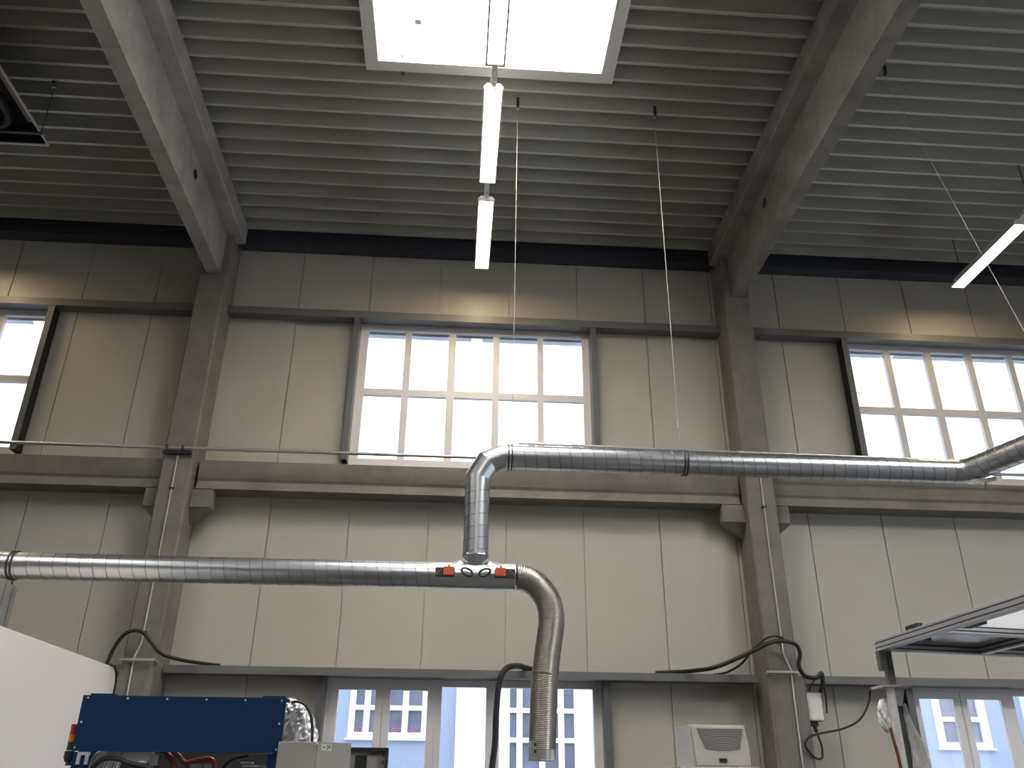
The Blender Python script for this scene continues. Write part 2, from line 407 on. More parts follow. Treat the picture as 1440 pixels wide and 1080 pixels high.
# ------------------------------------------------------------------ columns, roof beams, sill beams
def column(x, label, corbels, slot):
    t = thing('concrete_column', (x, 10.345, 0), label, 'column')
    a, b = x-0.185, x+0.185; c = 0.02
    poly = [(a+c,10.11),(b-c,10.11),(b,10.13),(b,10.575),(a,10.575),(a,10.13)]
    s = MB().prism(poly, 0.0, 7.975, 'z')
    for u, v in ((a, slot-0.105), (slot+0.105, b)): s.box(u, v, 10.115, 10.575, 7.975, 8.61)
    obj('shaft', s, M['concrete'], t)
    p2 = [(a-0.045+c,10.0),(b+0.02-c,10.0),(b+0.02,10.02),(b+0.02,10.575),(a-0.045,10.575),(a-0.045,10.02)]
    obj('plinth', MB().prism([(a-0.05,10.02),(a-0.01,9.985),(b-0.02,9.985),(b+0.02,10.02),(b+0.02,10.12),(a-0.05,10.12)], 0.0, 2.80, 'z'), M['concrete'], t)
    for x0, x1 in corbels:
        pr = [(10.25, 4.925), (10.25, 4.70), (10.27, 4.67), (10.42, 4.67), (10.42, 4.925)]
        cb = obj('corbel', MB().prism([(10.25, 4.925), (10.25, 4.69), (10.42, 4.69), (10.42, 4.925)], x0, x1, 'x'), M['concrete'], t, bevel=0.012)
        xi, xo = (x0, x1) if x0 > x else (x1, x0)
        h = [(xi,10.262,4.688), (xo,10.262,4.688), (xo,10.42,4.688), (xi,10.42,4.688), (xi,10.42,4.50)]
        obj('haunch', MB().add(h, [(0,1,2,3), (0,4,1), (1,4,2), (2,4,3), (3,4,0)]), M['concrete'], cb)
    return t
column(XL, 'grey concrete column rising behind the blue machine', [(-3.85, XL-0.187), (XL+0.187, -3.025)], -3.480)
column(XR, 'grey concrete column with the small grey junction box on its flank', [(3.385, XR-0.187), (XR+0.187, 4.255)], 3.884)

M['concrete_stained'] = mat('stained_beam_concrete', (0.25, 0.225, 0.205), 0.88, vary=0.3, vscale=2.6, bump=0.35, bscale=30)
def roof_beam(x, label, mt='concrete_beam'):
    n = 26
    def ring(yy):
        zt = deck_z(yy)-0.004; zf = zt-0.285
        if yy > 10.35: zf = 8.64
        w, fw = 0.094, 0.295
        return [(x-w,yy,7.99),(x+w,yy,7.99),(x+w,yy,zf-0.01),(x+fw-0.02,yy,zf+0.015),(x+fw,yy,zf+0.03),(x+fw,yy,zt),(x-fw,yy,zt),(x-fw,yy,zf+0.03),(x-fw+0.02,yy,zf+0.015),(x-w,yy,zf-0.01)]
    mb = MB(); ys = [10.345-(10.345-YS-0.05)*i/n for i in range(n+1)]
    vs = []
    for yy in ys: vs += ring(yy)
    fs = [(i*10+j, i*10+(j+1)%10, (i+1)*10+(j+1)%10, (i+1)*10+j) for i in range(n) for j in range(10)]
    fs += [tuple(range(9,-1,-1)), tuple(range(n*10, n*10+10))]
    mb.add(vs, fs)
    o = obj('concrete_roof_beam', mb, M[mt]); tag(o, label, 'roof beam', kind='thing')
    # round sleeve through the web
    side = 1 if x < 0 else -1
    r = MB().lathe((x+side*0.090, 8.56, 8.42), (x+side*0.2, 8.56, 8.42), [(0, 0.066), (0.009, 0.066), (0.009, 0.056), (0.0052, 0.054), (0.0052, 0.0)], 24)
    obj('sleeve_opening', r, M['black'], o, label='dark round hole in the web')
    return o
roof_beam(-3.480, 'T-shaped concrete roof beam running to the column behind the blue machine')
roof_beam(3.884, 'darker T-shaped concrete roof beam running to the column with the junction box', 'concrete_stained')

for a, b, lb in ((XW+0.05, XL-0.2, 'concrete sill beam under the upper window of the heater bay'), (XL+0.225, XR-0.225, 'concrete sill beam under the middle upper window'), (XR+0.2, XE-0.05, 'concrete sill beam under the upper window behind the bent duct')):
    pr = [(10.28, 5.315), (10.28, 5.085), (10.30, 5.05), (10.265, 4.935), (10.575, 4.935), (10.575, 5.315)]
    tag(obj('concrete_sill_beam', MB().prism(pr, a, b, 'x'), M['concrete']), lb, 'sill beam', kind='thing')

# steel rails on the wall
def girt(x0, x1, z0, z1, yf, label, lip):
    g = MB().box(x0, x1, yf, yf+0.008, z0, z1).box(x0, x1, yf+0.008, 10.578, z1-0.008, z1)
    if lip: g.box(x0, x1, yf+0.008, 10.578, z0, z0+0.008)
    tag(obj('steel_rail', g, M['girt']), label, 'steel rail', kind='thing')
for a, b, lb in ((XW+0.05, XL-0.19, 'grey steel rail above the upper window of the heater bay'), (XL+0.19, XR-0.19, 'grey steel rail above the middle upper window'), (XR+0.19, XE-0.05, 'grey steel rail above the upper window behind the bent duct')):
    girt(a, b, 7.538, 7.645, 10.40, lb, True)
for a, b, lb in ((XL+0.215, XR-0.24, 'grey steel rail above the lower window with the flexible hose'), (XR+0.22, XE-0.05, 'grey steel rail above the lower window under the aluminium frame')):
    girt(a, b, 2.765, 2.852, 10.32, lb, True)

# ------------------------------------------------------------------ spiral ducts
DY = 7.66
def spiral_run(name, p0, p1, r, parent):
    o = obj(name, MB().pipe(p0, p1, r), M['galv'], parent)
    obj('lock_seam', MB().seam(p0, p1, r), M['seam'], o, label='dark raised spiral seam')
    return o
t = thing('ventilation_duct', (0.178, DY, 3.42), 'silver spiral duct running high along the wall, dropping at an elbow beside the middle window', 'duct')
R = 0.118; ZU = 4.492
spiral_run('long_run', (0.50, DY, ZU), (4.93, DY, ZU), R, t)
el = [(0.180, DY, 4.16), (0.180, DY, 4.27), (0.272, DY, 4.428), (0.42, DY, ZU), (0.52, DY, ZU)]
obj('elbow', MB().gored(el, R+0.002, 36), M['galv'], t)
spiral_run('drop_pipe', (0.180, DY, 3.525), (0.180, DY, 4.18), R-0.003, t)
obj('drop_end', MB().lathe((0.180, DY, 3.53), (0.180, DY, 3.0), [(-0.004, R), (0.012, R+0.003), (0.02, R-0.002), (0.062, 0.070), (0.068, 0.064), (0.068, 0.0)], 8), M['galv_dull'], t)
obj('seam_strip', MB().box(0.165, 0.195, DY-R-0.008, DY-R+0.004, 3.52, 4.24), M['galv_dull'], t)
bend = [(4.90, DY, ZU), (4.985, DY, ZU), (5.055, DY-0.07, ZU), (5.085, DY-0.16, ZU)]
obj('side_bend', MB().gored(bend, R+0.002, 36), M['galv'], t)
d = Vector((0.29, -1, 0)).normalized(); p0 = Vector((5.075, DY-0.13, ZU))
spiral_run('cross_run', p0, p0+d*5.2, R, t)
def clamp(parent, x, z, r, mats='dark', y=DY):
    c = MB()
    for dx in (-0.016, 0.016):
        c.lathe((x+dx-0.006, y, z), (x+1, y, z), [(0, r), (0, r+0.012), (0.012, r+0.012), (0.012, r)], 32)
    obj('clamp_band', c, M[mats], parent)
clamp(t, 2.19, ZU, R); clamp(t, 0.485, ZU, R+0.002)
obj('duct_bracket', MB().bar((5.02, 7.56, ZU-0.150), (5.18, 7.42, ZU-0.146), 0.035, 0.035).box(5.10, 5.115, 7.48, 7.50, ZU-0.24, ZU-0.16), M['galv_dull'], t)

tb = thing('extraction_duct', (-1.9, DY, 3.22), 'silver spiral duct running lower down, with two orange dampers, above the white enclosure', 'duct')
R2 = 0.115; ZL = 3.336
spiral_run('long_run', (-6.4, DY, ZL), (-0.205, DY, ZL), R2, tb)
br = MB().tube([(-0.215, DY, ZL), (0.545, DY, ZL)], R2+0.003, 40, caps=False)
for xx in (-0.213, -0.02, 0.345, 0.53): br.lathe((xx, DY, ZL), (xx+1, DY, ZL), [(0, R2), (0, R2+0.007), (0.010, R2+0.007), (0.010, R2)], 40)
obj('branch_piece', br, M['galv'], tb)
for sgn in (-1, 1):
    pth = smooth_path([(0.180+sgn*0.075, DY, 3.40), (0.180+sgn*0.13, DY-0.010, 3.385), (0.180+sgn*0.23, DY-0.015, 3.350)], 6)
    obj('branch_saddle', MB().tube(pth, [0.05, 0.062, 0.070, 0.077, 0.083, 0.088]+[0.092]*6+[0.098], 24), M['galv'], tb)
clamp(tb, -3.855, ZL, R2)
for (xp, xo, sg) in ((-0.175, -0.055, 1), (0.535, 0.405, -1)):
    xa, xb = min(xp, xo+0.05*sg), max(xp, xo+0.05*sg)
    pl = obj('damper_plate', MB().box(xa, xb, DY-R2-0.035, DY-R2-0.004, 3.300, 3.378), M['dark'], tb, label='black damper bracket')
    obj('damper_motor', MB().box(xo-0.048, xo+0.042, DY-R2-0.085, DY-R2-0.035, 3.302, 3.376).box(xo-0.01, xo+0.008, DY-R2-0.085, DY-R2-0.035, 3.376, 3.394).box(xo+0.002, xo+0.014, DY-R2-0.090, DY-R2-0.085, 3.31, 3.33), M['motor'], pl, label='orange damper motor')
    for k in range(3):
        u = xp+sg*(0.012+0.018*k); obj('terminal', MB().box(u, u+0.006, DY-R2-0.040, DY-R2-0.034, 3.316+0.018*k, 3.326+0.018*k), M['wire'], pl)
for k, (cx, tl) in enumerate(((0.105, 0.5), (0.262, -0.45))):
    pts = []
    for a in range(25):
        th = 2*PI*a/24*1.0; u = 0.052*math.cos(th); v = 0.030*math.sin(th)
        pts.append((cx+u*math.cos(tl)+v*math.sin(tl), DY-R2-0.045-0.004*a/24, 3.338-u*math.sin(tl)+v*math.cos(tl)))
    obj('cable_coil', MB().tube(pts, 0.009, 8), M['black'], tb, label='black coiled cable')

# flexible hose
hp = smooth_path([(0.558, DY, 3.338), (0.62, DY, 3.334), (0.735, DY, 3.275), (0.838, DY, 3.14), (0.872, DY, 2.97), (0.852, DY, 2.80), (0.822, DY, 2.60), (0.800, DY, 2.38), (0.790, DY, 2.15), (0.783, DY, 1.98), (0.780, DY, 1.835)], 40)
# re-sample to even steps for the fine ribs
acc = [hp[0]]; step = 0.0036
i = 0; cur = hp[0].copy()
while i < len(hp)-1:
    dd = (hp[i+1]-cur)
    if dd.length < step: i += 1
    else: cur = cur+dd.normalized()*step; acc.append(cur.copy())
rad = [0.1155+0.0016*(1 if (k//2) % 2 else -1)*(1.0) for k in range(len(acc))]
h = thing('flexible_hose', (0.78, DY, 1.82), 'ribbed aluminium flexible hose curving down from the lower duct in front of the lower window', 'hose')
obj('hose_body', MB().tube(acc, rad, 28, caps=False), M['flex'], h)
k = int(len(acc)*0.60)
obj('hose_joint', MB().tube([acc[k], acc[k+2]], 0.1195, 28, caps=False), M['flex'], h)
obj('end_collar', MB().lathe((0.780, DY, 1.90), (0.778, DY, 1.0), [(0, 0.117), (0.075, 0.1175), (0.078, 0.124), (0.084, 0.124), (0.084, 0.108), (0.0, 0.108)], 32, False), M['galv_dull'], h)
cl = obj('collar_clip', MB().box(0.672, 0.722, DY-0.125, DY-0.085, 1.845, 1.965), M['galv_dull'], h)
for z in (1.872, 1.925): obj('clip_slot', MB().box(0.700, 0.720, DY-0.129, DY-0.120, z, z+0.026), M['black'], cl)

# strut that carries the lower duct on the enclosure roof
t = thing('duct_support', (-3.83, 7.66, 2.52), 'slim steel strut standing on the white enclosure and carrying the lower duct', 'support')
obj('threaded_rod', MB().tube([(-3.838, DY, 3.204), (-3.838, DY, 3.10)], 0.008, 8), M['dark'], t)
obj('channel', MB().box(-3.865, -3.811, DY-0.02, DY+0.02, 2.60, 3.165).box(-3.800, -3.792, DY-0.02, DY+0.02, 2.70, 3.13), M['galv_dull'], t)
obj('foot_plate', MB().prism([(-3.95, 2.525), (-3.70, 2.525), (-3.70, 2.60), (-3.76, 2.66), (-3.87, 2.66), (-3.95, 2.58)], DY-0.06, DY+0.06, 'y'), M['galv_dull'], t)

# slim pipe lying along the top of the upper duct
t = thing('slim_air_pipe', (2.8, 7.74, 4.63), 'slim pipe lying along the top of the upper duct', 'pipe')
obj('pipe_run', MB().tube([(0.575, 7.72, 4.664), (2.5, 7.72, 4.650), (5.01, 7.72, 4.637)], 0.013, 10), M['galv_dull'], t)
for x, z in ((1.127, 4.660), (3.27, 4.645), (0.70, 4.663)): obj('coupling', MB().tube([(x-0.03, 7.72, z), (x+0.03, 7.72, z)], 0.019, 10), M['galv_dull'], t)

# long pipe along the wall with couplings
t = thing('compressed_air_pipe', (0, 10.02, 5.35), 'thin grey pipe running level along the wall just above the concrete sill beams', 'pipe')
obj('pipe_run', MB().tube([(-11.8, 10.03, 5.375), (0, 10.03, 5.372), (13.2, 10.03, 5.372)], 0.021, 12), M['galv_dull'], t)
for x in (-2.62, -2.56): obj('coupling', MB().tube([(x-0.022, 10.03, 5.374), (x+0.022, 10.03, 5.374)], 0.028, 12), M['galv_dull'], t)
for x in (-3.41, -3.60, 3.70, 4.0): obj('pipe_clip', MB().box(x-0.010, x+0.010, 9.995, 10.108, 5.345, 5.402), M['dark'], t)

for x in (XL, XR): obj('shade_strip', MB().box(x-0.18, x+0.16, 10.055, 10.108, 5.308, 5.349), M['dark'], t, label='dark strip standing for shade under the pipe')  # dark strip stands for the shadow on the column below the pipe

def conduit(x, z0, z1, clips, label, x1):
    t = thing('conduit', (x1, 10.09, z0), label, 'conduit')
    obj('conduit_tube', MB().tube([(x, 10.092, z1), (x, 10.092, 4.2), (x*0.5+x1*0.5, 10.092, 3.06), (x1, 9.964, 2.88), (x1, 9.964, z0)], 0.011, 8, miter=False), M['wire'], t)
    for z in clips: obj('pipe_clip', MB().box(x-0.028, x+0.028, 10.075, 10.108, z-0.010, z+0.010), M['dark'], t)
    obj('end_fitting', MB().tube([(x, 10.092, z1), (x, 10.092, z1+0.03)], 0.017, 8), M['wire'], t)
conduit(-3.48, 0.05, 5.26, (4.872, 3.17), 'thin pale conduit down the column behind the blue machine', -3.49)
conduit(3.872, 0.05, 5.26, (4.856, 3.2), 'thin pale conduit down the column with the junction box', 3.895)

for x0, x1, z, lb in ((-3.64, -3.25, 2.853, 'short metal cable bar across the column behind the blue machine'), (3.60, 3.965, 2.842, 'short metal cable bar across the column with the junction box')):
    tag(obj('cable_bar', MB().box(x0, x1, 9.92, 9.942, z-0.012, z+0.012).box(x0+0.05, x0+0.08, 9.942, 10.108, z-0.01, z+0.01).box(x1-0.04, x1-0.01, 9.942, 10.108, z-0.01, z+0.01), M['wire']), lb, 'cable bar', kind='thing')

# ------------------------------------------------------------------ cables
def cable(name, pts, r, label, cat='cable', n=8):
    return tag(obj(name, MB().tube(smooth_path(pts, n), r, 10, miter=False), M['black']), label, cat, kind='thing')
cable('black_cable', [(-3.78, 9.95, 2.70), (-3.754, 9.95, 2.83), (-3.722, 9.95, 2.965), (-3.656, 9.95, 3.096), (-3.562, 9.95, 3.160), (-3.45, 9.96, 3.146), (-3.339, 9.95, 3.048), (-3.217, 9.98, 2.929), (-3.053, 10.12, 2.885), (-2.86, 10.35, 2.876), (-2.70, 10.52, 2.876)], 0.020, 'black cable humped over the column behind the blue machine')
cable('black_cable', [(2.45, 10.53, 2.880), (2.70, 10.38, 2.878), (2.86, 10.18, 2.874), (3.029, 10.0, 2.89), (3.333, 9.92, 3.008), (3.643, 9.92, 3.150), (3.816, 9.93, 3.185), (3.979, 9.93, 3.150), (4.025, 9.95, 3.05), (4.0, 9.97, 2.92), (4.06, 9.98, 2.812), (4.19, 9.98, 2.79), (4.262, 9.98, 2.84), (4.268, 10.0, 2.74), (4.25, 10.05, 2.64)], 0.024, 'thick black cable looping over the column towards the junction box')
cable('thin_black_cable', [(3.16, 10.53, 2.873), (3.25, 10.32, 2.873), (3.36, 10.08, 2.94), (3.464, 9.985, 3.07), (3.605, 9.96, 3.19), (3.736, 9.95, 3.24), (3.85, 9.95, 3.222)], 0.013, 'thinner black cable crossing above the thick one on the junction box column')
cable('thin_black_cable', [(4.12, 10.06, 2.65), (4.15, 10.06, 2.72), (4.24, 10.07, 2.80), (4.30, 10.07, 2.78), (4.315, 10.08, 2.6), (4.31, 10.10, 2.42)], 0.010, 'thin cable arching over the top of the junction box')
cable('thin_black_cable', [(4.176, 10.138, 2.21), (4.185, 10.12, 2.15), (4.195, 10.1, 2.065), (4.16, 10.05, 1.95), (4.05, 9.97, 1.946), (3.945, 9.94, 2.06), (3.99, 9.945, 2.145), (4.168, 10.05, 2.198), (4.51, 10.2, 2.262), (4.779, 10.3, 2.372), (4.966, 10.4, 2.566), (5.03, 10.45, 2.70)], 0.012, 'thin cable looping down from the junction box and swinging to the lower window')
cable('black_hose', [(0.98, 10.53, 2.889), (0.87, 10.38, 2.889), (0.795, 10.2, 2.885), (0.691, 10.0, 2.86), (0.611, 9.93, 2.82), (0.549, 9.9, 2.723), (0.52, 9.9, 2.558), (0.503, 9.9, 2.301), (0.497, 9.9, 2.051), (0.470, 9.9, 1.806), (0.45, 9.9, 1.5)], 0.034, 'thick black hose hooked over the steel rail and hanging before the lower window', 'hose')

# junction box
t = thing('junction_box', (4.17, 10.18, 2.325), 'small grey junction box with a pale lid fixed beside the column', 'junction box')
obj('box_body', MB().box(4.075, 4.270, 10.10, 10.35, 2.335, 2.632), M['box'], t)
obj('lid', MB().box(4.072, 4.262, 10.085, 10.102, 2.340, 2.636), M['white'], t, bevel=0.004)
obj('side_gland', MB().box(4.27, 4.278, 10.11, 10.33, 2.335, 2.62), M['dark'], t)
obj('cable_gland', MB().box(4.11, 4.20, 10.12, 10.2, 2.28, 2.335).tube([(4.165, 10.15, 2.28), (4.175, 10.14, 2.22)], 0.02, 10), M['black'], t)

# ------------------------------------------------------------------ strip lights
def strip_light(x, y0, label, rim=0.010, cap=0.014):
    """batten 1.53 m long, hung under a trunking rail"""
    y1 = y0+1.53; zb = 8.19; t = thing('strip_light', (x, (y0+y1)/2, zb), label, 'strip light', 'strip lights under the roof')
    w = 0.098
    prof = [(x-w, zb), (x-w+rim, zb), (x-w+rim, zb+0.012), (x+w-rim, zb+0.012), (x+w-rim, zb), (x+w, zb), (x+w+0.004, zb+0.03), (x+0.068, zb+0.072), (x-0.068, zb+0.072), (x-w-0.004, zb+0.03)]
    hs = obj('housing', MB().prism(prof, y0+cap-0.002, y1-cap+0.002, 'y'), M['lamp_body'], t)
    obj('diffuser', MB().prism([(x-w+rim+0.001, zb+0.004), (x+w-rim-0.001, zb+0.004), (x+w-rim-0.001, zb+0.014), (x-w+rim+0.001, zb+0.014)], y0+cap+0.002, y1-cap-0.002, 'y'), M['diffuser'], t, label='glowing diffuser')
    for ya in (y0, y1-cap):
        e = obj('end_cap', MB().prism([(x-w, zb), (x+w, zb), (x+w+0.006, zb+0.03), (x+0.07, zb+0.075), (x-0.07, zb+0.075), (x-w-0.006, zb+0.03)], ya, ya+cap, 'y'), M['lamp_body'], t)
    for dx in (-0.06, 0.06): obj('cap_screw', MB().box(x+dx-0.006, x+dx+0.006, y1-0.07, y1-0.058, zb-0.003, zb+0.001), M['galv_dull'], t)
    return t
LX = 0.213
strip_light(LX, 4.80, 'strip light hanging in front of the glowing skylight', 0.019, 0.03)
strip_light(LX, 6.63, 'strip light just past the skylight edge, middle one of its row')
strip_light(LX, 8.50, 'strip light at the wall end of the middle row, above the middle upper window')
strip_light(7.085, 8.43, 'strip light above the upper window behind the bent duct')
strip_light(-6.70, 8.47, 'strip light above the upper window of the heater bay')
def rail(x, y0, y1, hangers, label):
    t = thing('lighting_rail', (x, (y0+y1)/2, 8.266), label, 'lighting rail')
    obj('trunking', MB().box(x-0.032, x+0.032, y0, y1, 8.266, 8.325), M['lamp_body'], t)
    for yy in hangers: obj('hanger_rod', MB().tube([(x, yy, 8.325), (x, yy, deck_z(yy)+0.0)], 0.006, 8), M['dark'], t)
rail(LX, 1.0, 9.95, (1.2, 3.0, 8.46, 9.8), 'pale trunking rail linking the middle row of strip lights')
rail(7.085, 8.0, 9.95, (8.2, 9.80), 'trunking rail carrying the strip light behind the bent duct')
rail(-6.70, 8.0, 9.95, (8.2, 9.80), 'trunking rail carrying the strip light of the heater bay')

# ------------------------------------------------------------------ suspension wires
def wire(p0, p1, label, hook=True, r=0.0035):
    t = thing('suspension_wire', p1, label, 'wire', 'wires hung from the roof deck')
    x, y, z = p0
    obj('wire_strand', MB().tube([p0, p1], r, 6), M['wire'], t)
    if hook:
        hk = obj('deck_hook', MB().box(x-0.017, x+0.017, y-0.05, y-0.035, z-0.01, z+0.11).box(x-0.017, x+0.017, y-0.05, y+0.01, z-0.018, z-0.008), M['dark'], t, label='dark deck hanger')
        obj('hook_nut', MB().box(x-0.02, x+0.02, y-0.012, y+0.012, z-0.03, z-0.016), M['wire'], hk)
    return t
wire((0.538, 7.672, 8.955), (0.507, DY, 4.622), 'thin wire hanging from the deck to the duct elbow, beside the middle strip lights')
t = wire((2.194, 7.685, 8.955), (2.165, DY, 4.625), 'thin wire hanging from the deck to the clamp halfway along the upper duct')
obj('turnbuckle', MB().tube([(2.166, DY+0.002, 4.86), (2.166, DY+0.002, 4.94)], 0.011, 8), M['wire'], t)
wire((4.66, 6.87, 8.975), (5.385, 6.52, 4.612), 'thin wire slanting from beside the roof beam to the duct that crosses the room')

# ------------------------------------------------------------------ radiant heater
t = thing('radiant_heater', (-5.5, 7.0, 8.25), 'black radiant heater with silver edges hung under the deck in the corner of the view', 'heater')
x0, x1, y0, y1, zb = -5.95, -4.885, 4.5, 8.005, 8.295
tr = MB().prism([(x0, zb), (x0+0.02, zb), (x0+0.2, zb+0.24), (x1-0.2, zb+0.24), (x1-0.02, zb), (x1, zb), (x1-0.19, zb+0.26), (x0+0.19, zb+0.26)], y0, y1, 'y')
obj('reflector', tr, M['soot'], t)
obj('end_plate', MB().prism([(x0, zb), (x1, zb), (x1-0.19, zb+0.26), (x0+0.19, zb+0.26)], y1-0.012, y1, 'y'), M['soot'], t)
ed = MB().box(x0-0.012, x0+0.014, y0, y1, zb-0.014, zb+0.004).box(x1-0.014, x1+0.012, y0, y1, zb-0.014, zb+0.004).box(x0, x1, y1-0.016, y1+0.012, zb-0.014, zb+0.004)
obj('edge_trim', ed, M['wire'], t, label='bright silver edge')
obj('inner_lip', MB().box(x1-0.075, x1-0.016, y0, y1-0.36, zb+0.006, zb+0.012), M['brown'], t, label='brown inner lip')
for yy in (7.79, 5.6): obj('cross_bar', MB().box(x0-0.01, x1+0.02, yy-0.018, yy+0.018, zb-0.03, zb-0.006), M['dark'], t)
ub = [(x0+0.32, y0+0.1, zb+0.13), (x0+0.32, y1-0.42, zb+0.13)]
for a in range(1, 12): ub.append((x0+0.532-0.212*math.cos(PI*a/12), y1-0.42+0.26*math.sin(PI*a/12), zb+0.13))
ub += [(x1-0.32, y1-0.42, zb+0.13), (x1-0.32, y0+0.1, zb+0.13)]
obj('burner_tube', MB().tube(ub, 0.055, 14, miter=False), M['dark'], t)
x, yy = -4.853, 7.726
obj('hanger_wire', MB().tube([(x, yy, 8.95), (x-0.01, yy+0.04, zb-0.01)], 0.0045, 6), M['dark'], t)
obj('deck_hook', MB().box(x-0.017, x+0.017, yy-0.05, yy-0.03, 8.945, 9.06).box(x-0.017, x+0.017, yy-0.05, yy+0.01, 8.935, 8.947), M['dark'], t)
obj('wire_clip', MB().box(x-0.022, x+0.022, yy-0.012, yy+0.012, 8.905, 8.93), M['wire'], t)

# little opener seen inside the skylight
t = thing('skylight_opener', (-0.616, 6.57, 8.99), 'tiny pale opener with a thin cord inside the glowing skylight', 'opener')
obj('opener_box', MB().box(-0.65, -0.585, 6.54, 6.60, 9.02, 9.05), M['lamp_body'], t)
obj('cord', MB().tube(smooth_path([(-0.76, 6.50, 9.02), (-0.65, 6.55, 9.03), (-0.5, 6.56, 9.03), (-0.36, 6.57, 9.02)], 5), 0.003, 6), M['lamp_body'], t)
tag(obj('pull_cord', MB().tube([(-0.815, 7.06, 9.05), (-0.807, 7.235, 8.955)], 0.006, 6).box(-0.82, -0.79, 7.235, 7.255, 8.94, 8.962), M['dark']), 'short dark cord lying over the skylight frame edge', 'cord', kind='thing')

# ------------------------------------------------------------------ white enclosure
t = thing('machine_enclosure', (-3.7, 5.5, 0), 'tall plain white machine enclosure under the lower duct', 'enclosure')
poly = [(2.6, 0.0), (7.93, 0.0), (7.93, 2.40), (7.90, 2.475), (7.83, 2.522), (2.6, 2.522)]
obj('side_panel', MB().prism(poly, -2.93, -2.90, 'x'), M['white'], t)
obj('shell', MB().box(-4.6, -2.93, 2.6, 7.90, 0, 2.47).box(-4.6, -2.93, 2.6, 7.80, 2.47, 2.515), M['white'], t)
obj('corner_strip', MB().box(-2.935, -2.905, 7.955, 7.985, 0, 2.44), M['white'], t)
obj('edge_gasket', MB().tube(smooth_path([(-2.897, 7.74, 2.530), (-2.897, 7.86, 2.522), (-2.897, 7.925, 2.465), (-2.897, 7.945, 2.38), (-2.897, 7.945, 1.2), (-2.897, 7.945, 0.02)], 6), 0.010, 8), M['black'], t, label='black edge seal')

# ------------------------------------------------------------------ blue machine
t = thing('blue_machine', (-1.29, 4.9, 0), 'dark blue machine with a wide screwed cover and open tangle of hoses beneath', 'machine')
y0 = 4.50
cv = obj('front_cover', MB().box(-1.782, -0.806, y0, y0+0.006, 1.748, 1.998), M['blue'], t, bevel=0.001)
for x, z in ((-1.757, 1.986), (-1.568, 1.985), (-1.380, 1.985), (-1.192, 1.985), (-1.004, 1.985), (-0.828, 1.985), (-1.765, 1.876), (-1.770, 1.764), (-0.828, 1.880), (-0.828, 1.764)):
    obj('screw', MB().lathe((x, y0-0.004, z), (x, y0+1, z), [(0, 0.0), (0, 0.0045), (0.004, 0.005)], 10), M['screw'], cv)
obj('top_cover', MB().box(-1.782, -0.806, y0+0.006, 4.60, 1.985, 1.998), M['blue'], t)
for x in (-1.70, -0.87): obj('top_clip', MB().box(x-0.055, x+0.055, y0+0.02, y0+0.06, 1.998, 2.008), M['blue'], t)
for x in (-1.775, -0.868): obj('side_post', MB().box(x, x+0.062, y0+0.012, y0+0.08, 0, 1.745), M['blue'], t)
obj('side_plate', MB().box(-1.782, -1.776, y0+0.08, 5.20, 0, 1.985), M['blue'], t)
obj('side_plate', MB().box(-0.86, -0.854, y0+0.08, 5.20, 0, 1.60), M['blue'], t)
obj('back_plate', MB().box(-1.776, -0.86, 5.20, 5.25, 0, 1.90), M['dark'], t)
obj('base_cabinet', MB().box(-1.70, -0.87, y0+0.03, 5.19, 0, 1.50), M['blue'], t)
br = MB().box(-1.752, -1.735, y0+0.001, y0+0.010, 1.690, 1.744).box(-1.735, -1.694, y0+0.001, y0+0.010, 1.730, 1.744).box(-1.714, -1.698, y0+0.001, y0+0.010, 1.690, 1.730)
obj('mount_bracket', br, M['alu'], t, label='pale hook-shaped bracket')
fo = MB()
for k in range(9):
    a = -1.69+0.017*k
    fo.tube(smooth_path([(a+0.03, 4.55, 1.752), (a+0.002*k, 4.545, 1.73), (a-0.012, 4.55, 1.70), (a-0.02, 4.56, 1.66)], 4), 0.006+0.002*(k % 3), 6)
obj('crumpled_foil', fo, M['foil'], t, label='crumpled silver foil')
obj('valve_block', MB().box(-1.555, -1.425, 4.535, 4.60, 1.70, 1.765), M['unit'], t, bevel=0.004)
obj('steel_fitting', MB().tube([(-1.47, 4.525, 1.703), (-1.43, 4.525, 1.703)], 0.011, 10).box(-1.425, -1.385, 4.54, 4.58, 1.69, 1.74), M['galv'], t)
obj('black_tube', MB().tube(smooth_path([(-1.70, 4.525, 1.64), (-1.65, 4.525, 1.708), (-1.58, 4.52, 1.718), (-1.50, 4.52, 1.695), (-1.40, 4.53, 1.675)], 6), 0.011, 8), M['black'], t)
for pts in ([(-1.40, 4.62, 1.76), (-1.355, 4.60, 1.738), (-1.325, 4.60, 1.70), (-1.32, 4.60, 1.62)], [(-1.36, 4.62, 1.765), (-1.31, 4.60, 1.735), (-1.275, 4.60, 1.705), (-1.22, 4.60, 1.715), (-1.165, 4.60, 1.722), (-1.135, 4.60, 1.70), (-1.13, 4.60, 1.60)], [(-1.38, 4.64, 1.74), (-1.34, 4.63, 1.70), (-1.345, 4.63, 1.62)]):
    obj('hose', MB().tube(smooth_path(pts, 6), 0.012, 10), M['hose'], t, label='brown hydraulic hose')
obj('black_tube', MB().tube(smooth_path([(-1.12, 4.62, 1.62), (-1.09, 4.62, 1.69), (-1.05, 4.62, 1.725), (-0.98, 4.62, 1.74)], 6), 0.008, 8), M['black'], t)
obj('valve_block', MB().box(-1.255, -1.20, 4.62, 4.68, 1.62, 1.70).box(-1.19, -1.15, 4.64, 4.7, 1.66, 1.70), M['galv_dull'], t)
for (a, b, z0, z1) in ((-0.992, -0.872, 1.747, 1.757), (-1.01, -0.955, 1.704, 1.712), (-1.0, -0.885, 1.688, 1.698)):
    obj('guide_bar', MB().box(a, b, 4.60, 4.64, z0, z1), M['alu'], t)

